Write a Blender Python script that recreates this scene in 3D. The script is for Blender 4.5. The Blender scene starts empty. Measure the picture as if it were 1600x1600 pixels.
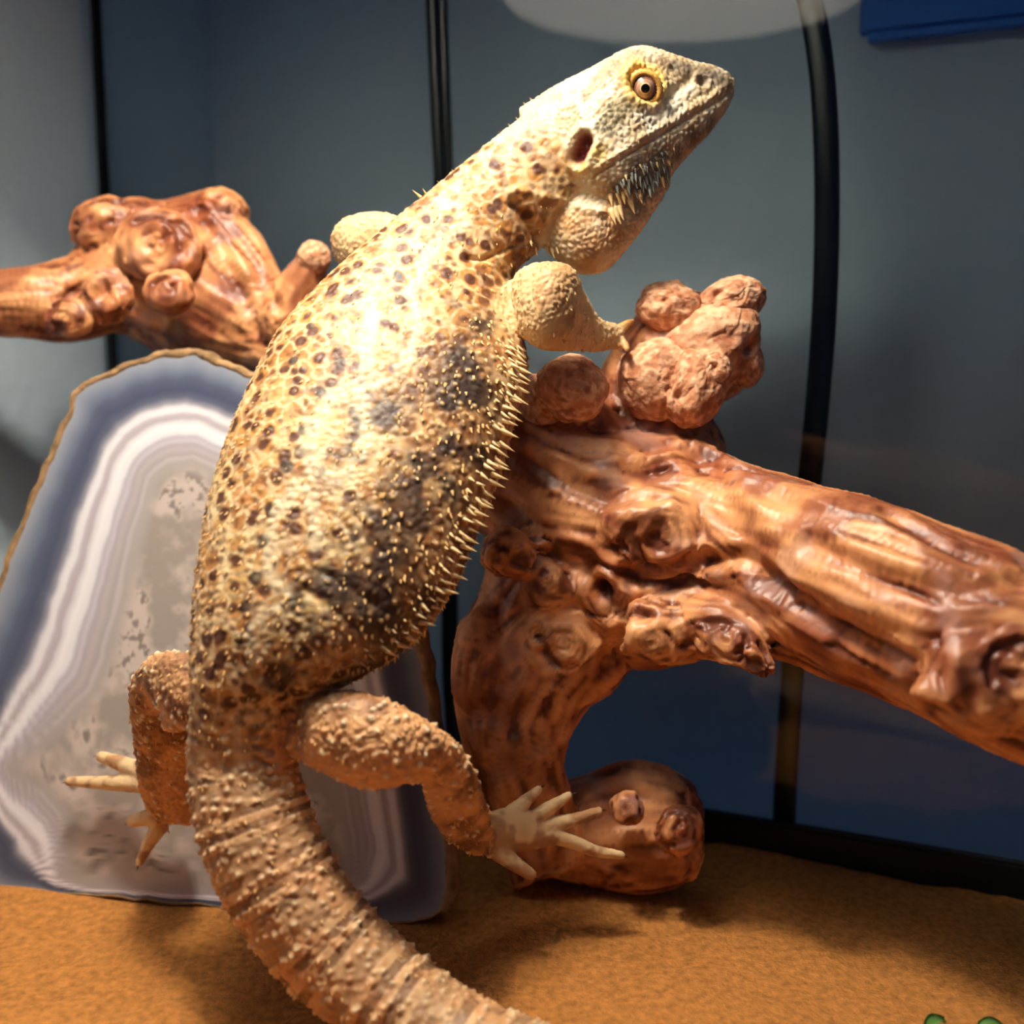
import bpy, bmesh, math, random
import numpy as np
from mathutils import Vector, Matrix

random.seed(7)
rng = np.random.default_rng(11)
scene = bpy.context.scene
COL = scene.collection

# ------------------------------------------------------------------ camera
CAMH = 0.17
PITCH = math.radians(8.0)
FPX = 1797.0
cam_d = bpy.data.cameras.new('camera')
cam_d.sensor_width = 36.0
cam_d.lens = 36.0 * FPX / 1600.0
cam_d.clip_start = 0.005
cam_d.dof.use_dof = True
cam_d.dof.focus_distance = 0.318
cam_d.dof.aperture_fstop = 7.5
cam = bpy.data.objects.new('camera', cam_d)
COL.objects.link(cam)
cam.location = (0, 0, CAMH)
cam.rotation_euler = (math.radians(90) - PITCH, 0, 0)
scene.camera = cam

# ------------------------------------------------------------------ world + exposure
world = bpy.data.worlds.new('room_light')
scene.world = world
world.use_nodes = True
bg = world.node_tree.nodes['Background']
bg.inputs[0].default_value = (0.30, 0.55, 1.0, 1)
bg.inputs[1].default_value = 0.065
scene.view_settings.view_transform = 'Standard'
scene.view_settings.look = 'None'
scene.view_settings.gamma = 1.0
scene.view_settings.use_curve_mapping = False
scene.view_settings.exposure = 0.0
BULB_STRENGTH = 240.0
BULB_COLOR = (1.0, 0.905, 0.76)

# ------------------------------------------------------------------ geometry helpers
CAM = np.array([0, 0, CAMH])
FW = np.array([0, math.cos(PITCH), -math.sin(PITCH)])
RT = np.array([1.0, 0, 0])
UP = np.array([0, math.sin(PITCH), math.cos(PITCH)])


def P(px, py, d):
    """a point of the place seen along a sight line, d metres away along the view axis"""
    return CAM + d * (FW + (px - 800) / FPX * RT - (py - 800) / FPX * UP)


def sand_pt(px, py, z=0.0):
    r = FW + (px - 800) / FPX * RT - (py - 800) / FPX * UP
    return CAM + r * ((z - CAMH) / r[2])


def proj(p):
    q = p - CAM
    d = q @ FW
    return 800 + FPX * (q @ RT) / d, 800 - FPX * (q @ UP) / d, d


def lin(r, g, b):
    c = np.array([r, g, b], float) / 255.0
    return np.where(c <= 0.04045, c / 12.92, ((c + 0.055) / 1.055) ** 2.4)


def sm(a, b, x):
    t = np.clip((x - a) / (b - a), 0, 1)
    return t * t * (3 - 2 * t)


def mix(a, b, t):
    t = np.asarray(t)
    if t.ndim == 1:
        t = t[:, None]
    return a * (1 - t) + b * t


def _h(x, y, z, s):
    h = (x.astype(np.uint32) * np.uint32(374761393) + y.astype(np.uint32) * np.uint32(668265263)
         + z.astype(np.uint32) * np.uint32(2246822519) + np.uint32((s * 3266489917) & 0xffffffff))
    h = (h ^ (h >> np.uint32(13))) * np.uint32(1274126177)
    h = (h ^ (h >> np.uint32(16))) * np.uint32(2654435761)
    h = h ^ (h >> np.uint32(15))
    return (h & np.uint32(0xffffff)).astype(np.float32) / np.float32(0xffffff)


def vnoise(p, s=0):
    p = p.astype(np.float32) + np.float32(1000.0)
    i = np.floor(p).astype(np.int32)
    f = p - i
    f = f * f * (3 - 2 * f)
    out = 0
    for dx in (0, 1):
        wx = f[:, 0] if dx else 1 - f[:, 0]
        for dy in (0, 1):
            wy = f[:, 1] if dy else 1 - f[:, 1]
            for dz in (0, 1):
                wz = f[:, 2] if dz else 1 - f[:, 2]
                out = out + wx * wy * wz * _h(i[:, 0] + dx, i[:, 1] + dy, i[:, 2] + dz, s)
    return out


def fbm(p, o=3, s=0):
    a, t, n = 1.0, 0.0, 0.0
    for k in range(o):
        t = t + a * vnoise(p * (2.03 ** k), s + k * 17)
        n += a
        a *= 0.5
    return t / n


def worley(p, s=0):
    p = p.astype(np.float32) + np.float32(1000.0)
    i = np.floor(p).astype(np.int32)
    f1 = np.full(len(p), 9.0, np.float32)
    f2 = f1.copy()
    idc = np.zeros(len(p), np.float32)
    for dx in (-1, 0, 1):
        for dy in (-1, 0, 1):
            for dz in (-1, 0, 1):
                x, y, z = i[:, 0] + dx, i[:, 1] + dy, i[:, 2] + dz
                a = _h(x, y, z, s)
                b = _h(x, y, z, s + 1)
                c = _h(x, y, z, s + 2)
                d = np.sqrt((x + a - p[:, 0]) ** 2 + (y + b - p[:, 1]) ** 2 + (z + c - p[:, 2]) ** 2)
                near = d < f1
                f2 = np.where(near, f1, np.minimum(f2, d))
                idc = np.where(near, _h(x, y, z, s + 3), idc)
                f1 = np.where(near, d, f1)
    return f1, f2, idc


def catmull(S, n):
    """S: (k,m) control rows -> smooth rows, n per span"""
    S = np.asarray(S, float)
    E = np.vstack([2 * S[0] - S[1], S, 2 * S[-1] - S[-2]])
    out = []
    for k in range(len(S) - 1):
        a, b, c, d = E[k:k + 4]
        for t in np.arange(n) / n:
            out.append(0.5 * ((2 * b) + (c - a) * t + (2 * a - 5 * b + 4 * c - d) * t * t + (3 * b - a - 3 * c + d) * t ** 3))
    out.append(S[-1])
    return np.array(out)


class Soup:
    """closed overlapping tubes that are fused to one skin by a voxel remesh"""

    def __init__(self):
        self.v, self.f, self.n = [], [], 0
        self.axes = []          # name, centres, radii, edges
        self.dz = lambda x, y: 0.0   # how much farther the thing leans away at this height

    def ring_stack(self, rings):
        k, m = rings.shape[:2]
        base = self.n
        self.v.append(rings.reshape(-1, 3))
        for a in range(k - 1):
            for b in range(m):
                c = (b + 1) % m
                self.f.append((base + a * m + b, base + a * m + c, base + (a + 1) * m + c, base + (a + 1) * m + b))
        self.n += k * m
        for a, flip in ((0, True), (k - 1, False)):
            self.v.append(rings[a].mean(0)[None])
            for b in range(m):
                c = (b + 1) % m
                t = (base + a * m + b, base + a * m + c, self.n)
                self.f.append(t[::-1] if flip else t)
            self.n += 1

    def loft(self, name, st, m=32, n=6, power=1.0):
        """st rows: ax, ay, bx, by, depth, thickness ratio"""
        S = catmull(st, n)
        th = np.arange(m) / m * 2 * math.pi
        c, s = np.cos(th), np.sin(th)
        c = np.sign(c) * np.abs(c) ** power
        s = np.sign(s) * np.abs(s) ** power
        rings, cs, rs, edge = [], [], [], []
        for ax, ay, bx, by, d, tk in S:
            d = d + self.dz((ax + bx) / 2, (ay + by) / 2)
            A, B = P(ax, ay, d), P(bx, by, d)
            C = (A + B) / 2
            u = (A - B) / 2
            r = np.linalg.norm(u)
            v = C - CAM
            v = v / np.linalg.norm(v)
            v = v - u * (v @ u) / (r * r)
            v = v / np.linalg.norm(v) * r * tk
            rings.append(C + c[:, None] * u + s[:, None] * v)
            cs.append(C); rs.append(r * (1 + tk) / 2); edge.append((A, B))
        self.ring_stack(np.array(rings))
        self.axes.append((name, np.array(cs), np.array(rs), np.array(edge)))

    def tube(self, name, pts, m=12, n=5):
        """pts rows: px, py, depth, radius px"""
        S = catmull(pts, n)
        S = np.array([(x, y, d + self.dz(x, y), r) for x, y, d, r in S])
        C = np.array([P(x, y, d) for x, y, d, r in S])
        R = S[:, 3] * S[:, 2] / FPX
        T = np.gradient(C, axis=0)
        T /= np.linalg.norm(T, axis=1)[:, None]
        # round the ends
        C = np.vstack([C[0] - T[0] * R[0] * .8, C[0] - T[0] * R[0] * .45, C, C[-1] + T[-1] * R[-1] * .5, C[-1] + T[-1] * R[-1] * .85])
        T = np.vstack([T[0], T[0], T, T[-1], T[-1]])
        Rr = np.concatenate([[R[0] * .5, R[0] * .87], R, [R[-1] * .85, R[-1] * .45]])
        ref = np.array([0.31, 0.2, 0.93])
        th = np.arange(m) / m * 2 * math.pi
        rings = []
        for c0, t, r in zip(C, T, Rr):
            u = np.cross(ref, t); u /= np.linalg.norm(u)
            v = np.cross(t, u)
            rings.append(c0 + r * (np.cos(th)[:, None] * u + np.sin(th)[:, None] * v))
        self.ring_stack(np.array(rings))
        self.axes.append((name, C, Rr, None))

    def blob(self, name, px, py, d, rx, ry, rz=None, rot=0.0, m=20):
        """ellipsoid, radii in sight-line pixels"""
        rz = rz or (rx + ry) / 2
        d = d + self.dz(px, py)
        k = d / FPX
        C = P(px, py, d)
        ca, sa = math.cos(rot), math.sin(rot)
        ex = ca * RT - sa * UP
        ey = sa * RT + ca * UP
        th = np.arange(m) / m * 2 * math.pi
        rings = []
        for ph in np.linspace(0.12, math.pi - 0.12, 12):
            rings.append(C + ey * math.cos(ph) * ry * k + math.sin(ph) * k * (np.cos(th)[:, None] * ex * rx + np.sin(th)[:, None] * FW * rz))
        self.ring_stack(np.array(rings))
        self.axes.append((name, np.array([C]), np.array([(rx + ry) / 2 * k]), None))

    def fuse(self, voxel, smooth=4, lam=0.5):
        me = bpy.data.meshes.new('soup')
        me.from_pydata(np.vstack(self.v).tolist(), [], self.f)
        bm = bmesh.new(); bm.from_mesh(me)
        bmesh.ops.recalc_face_normals(bm, faces=bm.faces)
        bm.to_mesh(me); bm.free()
        ob = bpy.data.objects.new('soup', me)
        COL.objects.link(ob)
        md = ob.modifiers.new('r', 'REMESH')
        md.mode = 'VOXEL'; md.voxel_size = voxel; md.use_smooth_shade = True
        dg = bpy.context.evaluated_depsgraph_get()
        out = bpy.data.meshes.new_from_object(ob.evaluated_get(dg))
        bpy.data.objects.remove(ob); bpy.data.meshes.remove(me)
        V = verts(out)
        E = np.empty(len(out.edges) * 2, np.int32); out.edges.foreach_get('vertices', E)
        E = E.reshape(-1, 2)
        deg = np.bincount(E.ravel(), minlength=len(V)).astype(float)
        for _ in range(smooth):
            V = V + lam * (lap(V, E, deg))
        setverts(out, V)
        return out, E, deg


def lap(V, E, deg):
    o = np.empty_like(V)
    for k in range(3):
        o[:, k] = np.bincount(E[:, 0], V[E[:, 1], k], len(V)) + np.bincount(E[:, 1], V[E[:, 0], k], len(V))
    return o / np.maximum(deg, 1)[:, None] - V


def verts(me):
    a = np.empty(len(me.vertices) * 3, np.float32); me.vertices.foreach_get('co', a)
    return a.reshape(-1, 3).astype(np.float64)


def setverts(me, V):
    me.vertices.foreach_set('co', V.astype(np.float32).ravel()); me.update()


def normals(me):
    a = np.empty(len(me.vertices) * 3, np.float32); me.vertex_normals.foreach_get('vector', a)
    return a.reshape(-1, 3).astype(np.float64)


def setcol(me, C, name='Col'):
    at = me.color_attributes.new(name, 'FLOAT_COLOR', 'POINT')
    c = np.ones((len(me.vertices), 4), np.float32)
    c[:, :3] = np.clip(C, 0, 1)
    at.data.foreach_set('color', c.ravel())


def nearest(V, pts):
    bd = np.full(len(V), 1e9); bi = np.zeros(len(V), np.int32)
    for k in range(0, len(V), 20000):
        q = V[k:k + 20000].astype(np.float32)
        D = ((q[:, None, :] - pts[None].astype(np.float32)) ** 2).sum(2)
        bi[k:k + 20000] = D.argmin(1); bd[k:k + 20000] = np.sqrt(D.min(1))
    return bd, bi


def polydist(V, pl):
    bd = np.full(len(V), 1e9)
    for a, b in zip(pl[:-1], pl[1:]):
        ab = b - a
        t = np.clip(((V - a) @ ab) / (ab @ ab + 1e-12), 0, 1)
        bd = np.minimum(bd, np.linalg.norm(V - a - t[:, None] * ab, axis=1))
    return bd


def smooth_shade(me):
    me.polygons.foreach_set('use_smooth', np.ones(len(me.polygons), bool)); me.update()


# ------------------------------------------------------------------ objects
def mesh_obj(name, me, mat, parent=None):
    o = bpy.data.objects.new(name, me)
    if mat and not me.materials:
        me.materials.append(mat)
    COL.objects.link(o)
    if parent is not None:
        o.parent = parent
        o.matrix_parent_inverse = Matrix.Translation(-parent.location)
    return o


def from_bm(name, bm, mat, parent=None, smooth=False):
    me = bpy.data.meshes.new(name)
    bmesh.ops.recalc_face_normals(bm, faces=bm.faces)
    bm.to_mesh(me); bm.free()
    if smooth:
        smooth_shade(me)
    return mesh_obj(name, me, mat, parent)


def empty(name, loc):
    o = bpy.data.objects.new(name, None)
    o.empty_display_size = 0.02
    o.location = Vector(loc)
    COL.objects.link(o)
    return o


def tag(o, label=None, cat=None, group=None, kind=None):
    if label: o['label'] = label
    if cat: o['category'] = cat
    if group: o['group'] = group
    if kind: o['kind'] = kind
    return o


# ------------------------------------------------------------------ materials
def newmat(name):
    m = bpy.data.materials.new(name); m.use_nodes = True
    nt = m.node_tree
    return m, nt, nt.nodes['Principled BSDF']


def N(nt, t, **kw):
    n = nt.nodes.new(t)
    for k, v in kw.items():
        setattr(n, k, v)
    return n


def noise_bump(nt, bsdf, scale, strength, dist, detail=4, tex='ShaderNodeTexNoise'):
    tc = N(nt, 'ShaderNodeTexCoord')
    t = N(nt, tex)
    t.inputs['Scale'].default_value = scale
    if 'Detail' in t.inputs: t.inputs['Detail'].default_value = detail
    b = N(nt, 'ShaderNodeBump')
    b.inputs['Strength'].default_value = strength
    b.inputs['Distance'].default_value = dist
    nt.links.new(tc.outputs['Object'], t.inputs['Vector'])
    nt.links.new(t.outputs[0], b.inputs['Height'])
    nt.links.new(b.outputs[0], bsdf.inputs['Normal'])
    return t, tc


def mat_attr(name, rough, bump=None, spec=0.5, rough_noise=0.0):
    m, nt, b = newmat(name)
    a = N(nt, 'ShaderNodeVertexColor'); a.layer_name = 'Col'
    nt.links.new(a.outputs[0], b.inputs['Base Color'])
    b.inputs['Roughness'].default_value = rough
    b.inputs['Specular IOR Level'].default_value = spec
    if bump:
        noise_bump(nt, b, *bump)
    return m


def mat_plain(name, col, rough, spec=0.5, bump=None, var=0.0, vscale=60):
    m, nt, b = newmat(name)
    b.inputs['Base Color'].default_value = (*col, 1)
    b.inputs['Roughness'].default_value = rough
    b.inputs['Specular IOR Level'].default_value = spec
    if bump:
        noise_bump(nt, b, *bump)
    if var:
        tc = N(nt, 'ShaderNodeTexCoord'); t = N(nt, 'ShaderNodeTexNoise')
        t.inputs['Scale'].default_value = vscale; t.inputs['Detail'].default_value = 5
        r = N(nt, 'ShaderNodeValToRGB')
        r.color_ramp.elements[0].position = 0.3; r.color_ramp.elements[1].position = 0.7
        r.color_ramp.elements[0].color = (*[c * (1 - var) for c in col], 1)
        r.color_ramp.elements[1].color = (*[min(1, c * (1 + var)) for c in col], 1)
        nt.links.new(tc.outputs['Object'], t.inputs['Vector'])
        nt.links.new(t.outputs[0], r.inputs[0]); nt.links.new(r.outputs[0], b.inputs['Base Color'])
    return m


M_skin = mat_attr('reptile_skin', 0.52, (1500, 0.25, 0.0003), 0.45)
M_wood = mat_attr('driftwood', 0.42, (900, 0.25, 0.0004), 0.45)
M_burl = mat_attr('burl_wood', 0.75, (420, 0.7, 0.0012), 0.25)
M_agate = mat_attr('polished_agate', 0.28, None, 0.5)
M_rind = mat_plain('agate_rind', lin(150, 118, 84), 0.85, 0.2, (500, 0.8, 0.001), 0.45, 220)
M_spike = mat_plain('spine_keratin', lin(238, 205, 150), 0.45, 0.5, None, 0.12, 300)
M_beardspike = mat_plain('beard_spine_keratin', lin(128, 130, 122), 0.4, 0.5, None, 0.5, 260)
M_claw = mat_plain('claw_keratin', lin(70, 50, 36), 0.4)
M_wall = mat_plain('painted_wall', lin(194, 212, 226), 0.8, 0.3, (170, 0.45, 0.0015), 0.03, 12)
M_sand = mat_plain('sand', lin(180, 120, 62), 0.95, 0.1, (900, 0.8, 0.0012), 0.28, 420)
M_black = mat_plain('black_plastic', lin(14, 15, 17), 0.45, 0.5, None, 0.2, 40)
M_cable = mat_plain('cable_rubber', lin(9, 10, 12), 0.32, 0.5, None, 0.2, 40)
M_blue = mat_plain('reflection_blue', lin(40, 120, 225), 0.5, 0.4, None, 0.1, 20)  # for the added board that imitates a blue reflection in the pane
M_green = mat_plain('leaf_green', lin(120, 170, 90), 0.5, 0.4, None, 0.25, 300)
M_dome_out = mat_plain('dome_enamel', lin(60, 62, 64), 0.4, 0.5, None, 0.1, 30)
M_dome_in = mat_plain('dome_white_lining', lin(158, 158, 156), 0.5, 0.4, None, 0.03, 30)
M_brass = mat_plain('socket_ceramic', lin(215, 210, 200), 0.4, 0.5, None, 0.05, 60)

M_bulb, nt_, b_ = newmat('bulb_glow')
b_.inputs['Base Color'].default_value = (1, 1, 1, 1)
b_.inputs['Emission Color'].default_value = (*BULB_COLOR, 1)
b_.inputs['Emission Strength'].default_value = BULB_STRENGTH

M_glass, nt_, b_ = newmat('pane_glass')
nt_.nodes.remove(b_)
tr = N(nt_, 'ShaderNodeBsdfTransparent'); tr.inputs[0].default_value = (0.93, 0.97, 0.97, 1)
gl = N(nt_, 'ShaderNodeBsdfGlossy'); gl.inputs['Roughness'].default_value = 0.03
fr = N(nt_, 'ShaderNodeFresnel'); fr.inputs['IOR'].default_value = 1.5
mx = N(nt_, 'ShaderNodeMixShader')
nt_.links.new(fr.outputs[0], mx.inputs[0]); nt_.links.new(tr.outputs[0], mx.inputs[1])
nt_.links.new(gl.outputs[0], mx.inputs[2])
nt_.links.new(mx.outputs[0], nt_.nodes['Material Output'].inputs['Surface'])

# ------------------------------------------------------------------ the tank and the room behind it
g0, g1 = sand_pt(1100, 1305), sand_pt(1600, 1392)
along = (g1 - g0) / np.linalg.norm(g1 - g0)          # along the back pane, left to right
inn = np.array([-along[1], along[0], 0.0])
if inn[1] > 0: inn = -inn                             # out of the back pane towards the camera side
out = -inn


def on_pane(px, off=0.0):
    """foot of the back pane (moved off behind it) in the vertical plane of image column px at y=800"""
    r = FW + (px - 800) / FPX * RT
    o = g0 + out * off
    t = ((o - CAM)[:2] @ out[:2]) / (r[:2] @ out[:2])
    p = CAM + r * t
    return np.array([p[0], p[1], 0.0])


corner = on_pane(192)
right_end = corner + along * 0.75


def slab(name, a, b, z0, z1, nrm, t, mat, parent=None, bev=0.0):
    """upright board from foot a to foot b, thickness t along nrm"""
    bm = bmesh.new()
    q = []
    for k in (0, t):
        for p, z in ((a, z0), (b, z0), (b, z1), (a, z1)):
            q.append(bm.verts.new((p[0] + nrm[0] * k, p[1] + nrm[1] * k, z)))
    for f in ((3, 2, 1, 0), (4, 5, 6, 7), (0, 1, 5, 4), (1, 2, 6, 5), (2, 3, 7, 6), (3, 0, 4, 7)):
        bm.faces.new([q[i] for i in f])
    if bev:
        bmesh.ops.bevel(bm, geom=bm.edges[:], offset=bev, segments=2, affect='EDGES')
    return from_bm(name, bm, mat, parent)


GAP = 0.085
# back wall of the room behind the tank, side wall left of it
slab('wall_back', corner + out * GAP - along * 0.012, right_end + out * GAP, -0.4, 0.95, out, 0.02, M_wall)['kind'] = 'structure'
slab('wall_left', corner - along * 0.012 + out * (GAP + 0.02), corner - along * 0.012 + inn * 0.5, -0.4, 0.95, -along, 0.02, M_wall)['kind'] = 'structure'
# glass panes: single sheets
def pane(name, a, b, z0, z1):
    me = bpy.data.meshes.new(name)
    me.from_pydata([(a[0], a[1], z0), (b[0], b[1], z0), (b[0], b[1], z1), (a[0], a[1], z1)], [], [(0, 1, 2, 3)])
    o = mesh_obj(name, me, M_glass)
    o['kind'] = 'structure'
    return o


pane('window_1', corner, right_end, -0.004, 0.40)
# black bottom rim and corner seam
slab('trim_1', corner, right_end, -0.010, 0.0105, inn, 0.005, M_black, bev=0.001)['kind'] = 'structure'
slab('trim_2', corner, corner + inn * 0.42, -0.010, 0.0105, along, 0.005, M_black, bev=0.001)['kind'] = 'structure'
slab('trim_3', corner - along * 0.003, corner + along * 0.003, -0.004, 0.40, inn, 0.004, M_black, bev=0.002)['kind'] = 'structure'

# sand bed
nx, ny = 150, 120
gx, gy = np.meshgrid(np.linspace(0, 1, nx), np.linspace(0, 1, ny))
A0 = corner + inn * 0.001
sv = A0 + gx.reshape(-1, 1) * along * 0.75 + gy.reshape(-1, 1) * inn * 0.5
sz = 0.006 * (fbm(sv * 22, 3, 5) - 0.5) + 0.0016 * (fbm(sv * 160, 2, 9) - 0.5)
sv[:, 2] = sz
me = bpy.data.meshes.new('floor')
idx = np.arange(nx * ny).reshape(ny, nx)
me.from_pydata(sv.tolist(), [], np.stack([idx[:-1, :-1], idx[:-1, 1:], idx[1:, 1:], idx[1:, :-1]], -1).reshape(-1, 4)[:, ::-1].tolist())
smooth_shade(me)
mesh_obj('floor', me, M_sand)['kind'] = 'structure'


# ------------------------------------------------------------------ cables behind the back pane
def strip_cable(name, rows, off, w, t, mat, label, parent=None):
    """rows: (px, py) of the centre line; lies in a plane off metres behind the pane"""
    pts = []
    o = g0 + out * off
    for px, py in catmull(rows, 6):
        r = FW + (px - 800) / FPX * RT - (py - 800) / FPX * UP
        k = ((o - CAM)[:2] @ out[:2]) / (r[:2] @ out[:2])
        pts.append(CAM + r * k)
    bm = bmesh.new()
    rings = []
    m = 12
    T = np.gradient(np.array(pts), axis=0)
    for c, tt in zip(pts, T):
        tt = tt / np.linalg.norm(tt)
        u = np.cross(tt, out); u /= np.linalg.norm(u)
        rings.append([bm.verts.new(c + u * w * math.copysign(abs(math.cos(a)) ** .7, math.cos(a)) + out * t * math.copysign(abs(math.sin(a)) ** .7, math.sin(a)))
                      for a in np.arange(m) / m * 2 * math.pi])
    for a, b in zip(rings[:-1], rings[1:]):
        for k in range(m):
            bm.faces.new((a[k], a[(k + 1) % m], b[(k + 1) % m], b[k]))
    bm.faces.new(rings[0]); bm.faces.new(rings[-1][::-1])
    ob = from_bm(name, bm, mat, parent, True)
    if label:
        tag(ob, label, 'cable')
    return ob


strip_cable('cable', [(1225, -160), (1255, -40), (1277, 60), (1289, 180), (1292, 330), (1288, 480), (1276, 640), (1262, 780), (1245, 960), (1234, 1120), (1226, 1260), (1224, 1340)],
            0.012, 0.0041, 0.0022, M_cable, 'broad black cable bowing down the wall beside the knobbly driftwood stump')
pc = empty('cable_pair', on_pane(690, 0.012))
tag(pc, 'pair of thin glossy black cables hanging together behind the lizard', 'cable')
strip_cable('strand', [(673, -160), (675, 0), (681, 150), (687, 290), (693, 600), (698, 900), (700, 1060), (708, 1200), (712, 1330)], 0.010, 0.0021, 0.0021, M_cable, None, pc)
strip_cable('strand', [(688, -160), (690, 0), (695, 150), (699, 290), (703, 600), (706, 900), (708, 1060), (716, 1200), (720, 1330)], 0.0145, 0.0021, 0.0021, M_cable, None, pc)

# blue board added on the wall up right, imitating a reflection in the glass
a_, b_2 = on_pane(1318, GAP), on_pane(1750, GAP)
r_ = FW + (1450 - 800) / FPX * RT - (50 - 800) / FPX * UP
zb = (CAM + r_ * (((g0 + out * (GAP - .012) - CAM)[:2] @ out[:2]) / (r_[:2] @ out[:2])))[2]
bl = slab('blue_reflection_panel', a_ + inn * 0.0005, b_2 + inn * 0.0005, zb, zb + 0.10, inn, 0.012, M_blue, bev=0.003)
tag(bl, 'dark blue panel standing in for a glass reflection across the top of the grey wall beyond the broad cable', 'panel')

# ------------------------------------------------------------------ heat lamp, seen mirrored in the back pane
def mirror(p):
    return p - 2 * ((p - g0)[:2] @ out[:2]) * out


LAMP_D = 0.55
rim_virtual = P(1070, -8, LAMP_D)
LR = 0.088
lc = mirror(rim_virtual)
print('lamp at', lc)
lamp = empty('dome_lamp_offscreen', lc)
tag(lamp, 'white lined dome heat lamp mirrored in the glass above the lizard', 'lamp')


def lathe(name, prof, mat, parent, c, m=48):
    bm = bmesh.new()
    rings = []
    for r, z in prof:
        rings.append([bm.verts.new((c[0] + r * math.cos(a), c[1] + r * math.sin(a), c[2] + z)) for a in np.arange(m) / m * 2 * math.pi])
    for a, b in zip(rings[:-1], rings[1:]):
        for k in range(m):
            bm.faces.new((a[k], a[(k + 1) % m], b[(k + 1) % m], b[k]))
    bm.faces.new(rings[0][::-1]); bm.faces.new(rings[-1])
    return from_bm(name, bm, mat, parent, True)


prof_o = [(LR * math.cos(t), 0.150 * math.sin(t)) for t in np.linspace(0, 1.36, 14)]
prof_i = [(LR * .985 * math.cos(t), 0.145 * math.sin(t)) for t in np.linspace(0, 1.36, 14)]
# open-bottomed shell: enamel outside, pale lining inside
for prof, nm, mt in ((prof_o + [(0.0225, 0.1495)], 'shade', M_dome_out), (prof_i + [(0.0215, 0.1445)], 'lining', M_dome_in)):
    bm = bmesh.new(); rings = []
    for r, z in prof:
        rings.append([bm.verts.new((lc[0] + r * math.cos(a), lc[1] + r * math.sin(a), lc[2] + z)) for a in np.arange(56) / 56 * 2 * math.pi])
    for a, b in zip(rings[:-1], rings[1:]):
        for k in range(56):
            bm.faces.new((a[k], a[(k + 1) % 56], b[(k + 1) % 56], b[k]))
    bm.faces.new(rings[-1])
    from_bm(nm, bm, mt, lamp, True)
lathe('socket', [(0.018, 0.118), (0.021, 0.125), (0.021, 0.17), (0.012, 0.185), (0.004, 0.188)], M_brass, lamp, lc, 24)
lathe('cord', [(0.0035, 0.187), (0.0035, 0.55)], M_black, lamp, lc, 10)
lathe('bulb_offscreen', [(0.002, 0.064), (0.012, 0.067), (0.020, 0.075), (0.024, 0.088), (0.020, 0.101), (0.014, 0.112), (0.012, 0.122)], M_bulb, lamp, lc, 20)

# ------------------------------------------------------------------ driftwood
W = Soup()
wood_lean = lambda x, y: float(np.interp(y, [400, 700, 900, 1100, 1250], [.016, .014, .010, .004, 0]) * np.interp(x, [500, 650, 1000, 1300], [.4, 1, 1, 0]))
W.dz = wood_lean
W.loft('right', [(690, 610, 690, 790, .352, .8), (790, 610, 780, 850, .345, .8), (880, 640, 860, 960, .342, .75), (980, 665, 950, 1035, .339, .7),
                 (1080, 685, 1060, 1040, .336, .65), (1180, 727, 1170, 1025, .324, .85), (1290, 754, 1290, 1062, .309, 1.0), (1400, 787, 1400, 1102, .296, 1.05),
                 (1500, 824, 1500, 1148, .285, 1.08), (1600, 864, 1600, 1188, .276, 1.08), (1720, 930, 1720, 1230, .269, 1.08), (1800, 1000, 1800, 1220, .265, 1.0)], 36)
W.loft('left', [(770, 630, 760, 790, .348, .8), (620, 560, 600, 730, .368, .8), (510, 490, 480, 630, .390, .8), (452, 440, 400, 585, .402, .8),
                (400, 360, 330, 572, .408, .75), (335, 302, 262, 562, .410, .7), (262, 310, 224, 535, .408, .7), (190, 312, 190, 520, .405, .7),
                (128, 372, 150, 528, .402, .7), (100, 402, 92, 538, .398, .8), (40, 412, 40, 533, .394, .85), (-60, 420, -60, 528, .39, .85), (-120, 440, -120, 510, .388, .8)], 30)
W.loft('stump', [(900, 760, 1120, 760, .345, .7), (925, 690, 1130, 690, .345, .7), (935, 620, 1108, 640, .345, .75), (950, 565, 1115, 610, .346, .8),
                 (985, 510, 1165, 575, .347, .8), (1015, 470, 1185, 515, .348, .8), (1050, 452, 1178, 470, .348, .8)], 28)
W.loft('leg', [(810, 780, 1010, 940, .345, .8), (765, 850, 1000, 1000, .344, .75), (756, 910, 985, 1045, .344, .75), (722, 975, 955, 1075, .344, .75),
               (709, 1045, 922, 1100, .344, .75), (712, 1105, 896, 1140, .345, .75), (724, 1165, 884, 1185, .346, .8), (742, 1225, 890, 1215, .350, .8),
               (768, 1300, 900, 1262, .355, .8), (800, 1390, 935, 1335, .362, .8)], 28)
W.loft('root', [(845, 1225, 840, 1360, .366, .6), (920, 1202, 920, 1385, .364, .6), (985, 1182, 985, 1395, .362, .6), (1040, 1196, 1040, 1390, .360, .6),
                (1080, 1226, 1080, 1372, .358, .6), (1098, 1262, 1098, 1330, .357, .6)], 24)
W.tube('spur', [(1060, 960, .325, 60), (1120, 985, .314, 52), (1165, 1015, .306, 40), (1196, 1043, .302, 24)], 16)
W.tube('neck', [(930, 690, .338, 70), (905, 650, .334, 55), (893, 612, .330, 42)], 14)
W.tube('twig', [(448, 500, .394, 50), (470, 450, .390, 38), (488, 412, .387, 26)], 12)
W.blob('lump', 810, 862, .322, 56, 42, 40)
W.blob('lump', 870, 900, .325, 50, 60, 30, .5)
W.blob('lump', 1035, 835, .318, 105, 70, 55, .2)
W.blob('lump', 1050, 985, .318, 80, 55, 50, .1)
W.blob('lump', 950, 760, .325, 90, 70, 50, -.5)
W.blob('lump', 172, 354, .398, 64, 48, 44)
W.blob('lump', 225, 345, .402, 60, 38, 40)
W.blob('lump', 250, 385, .386, 70, 60, 30, .4)
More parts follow.
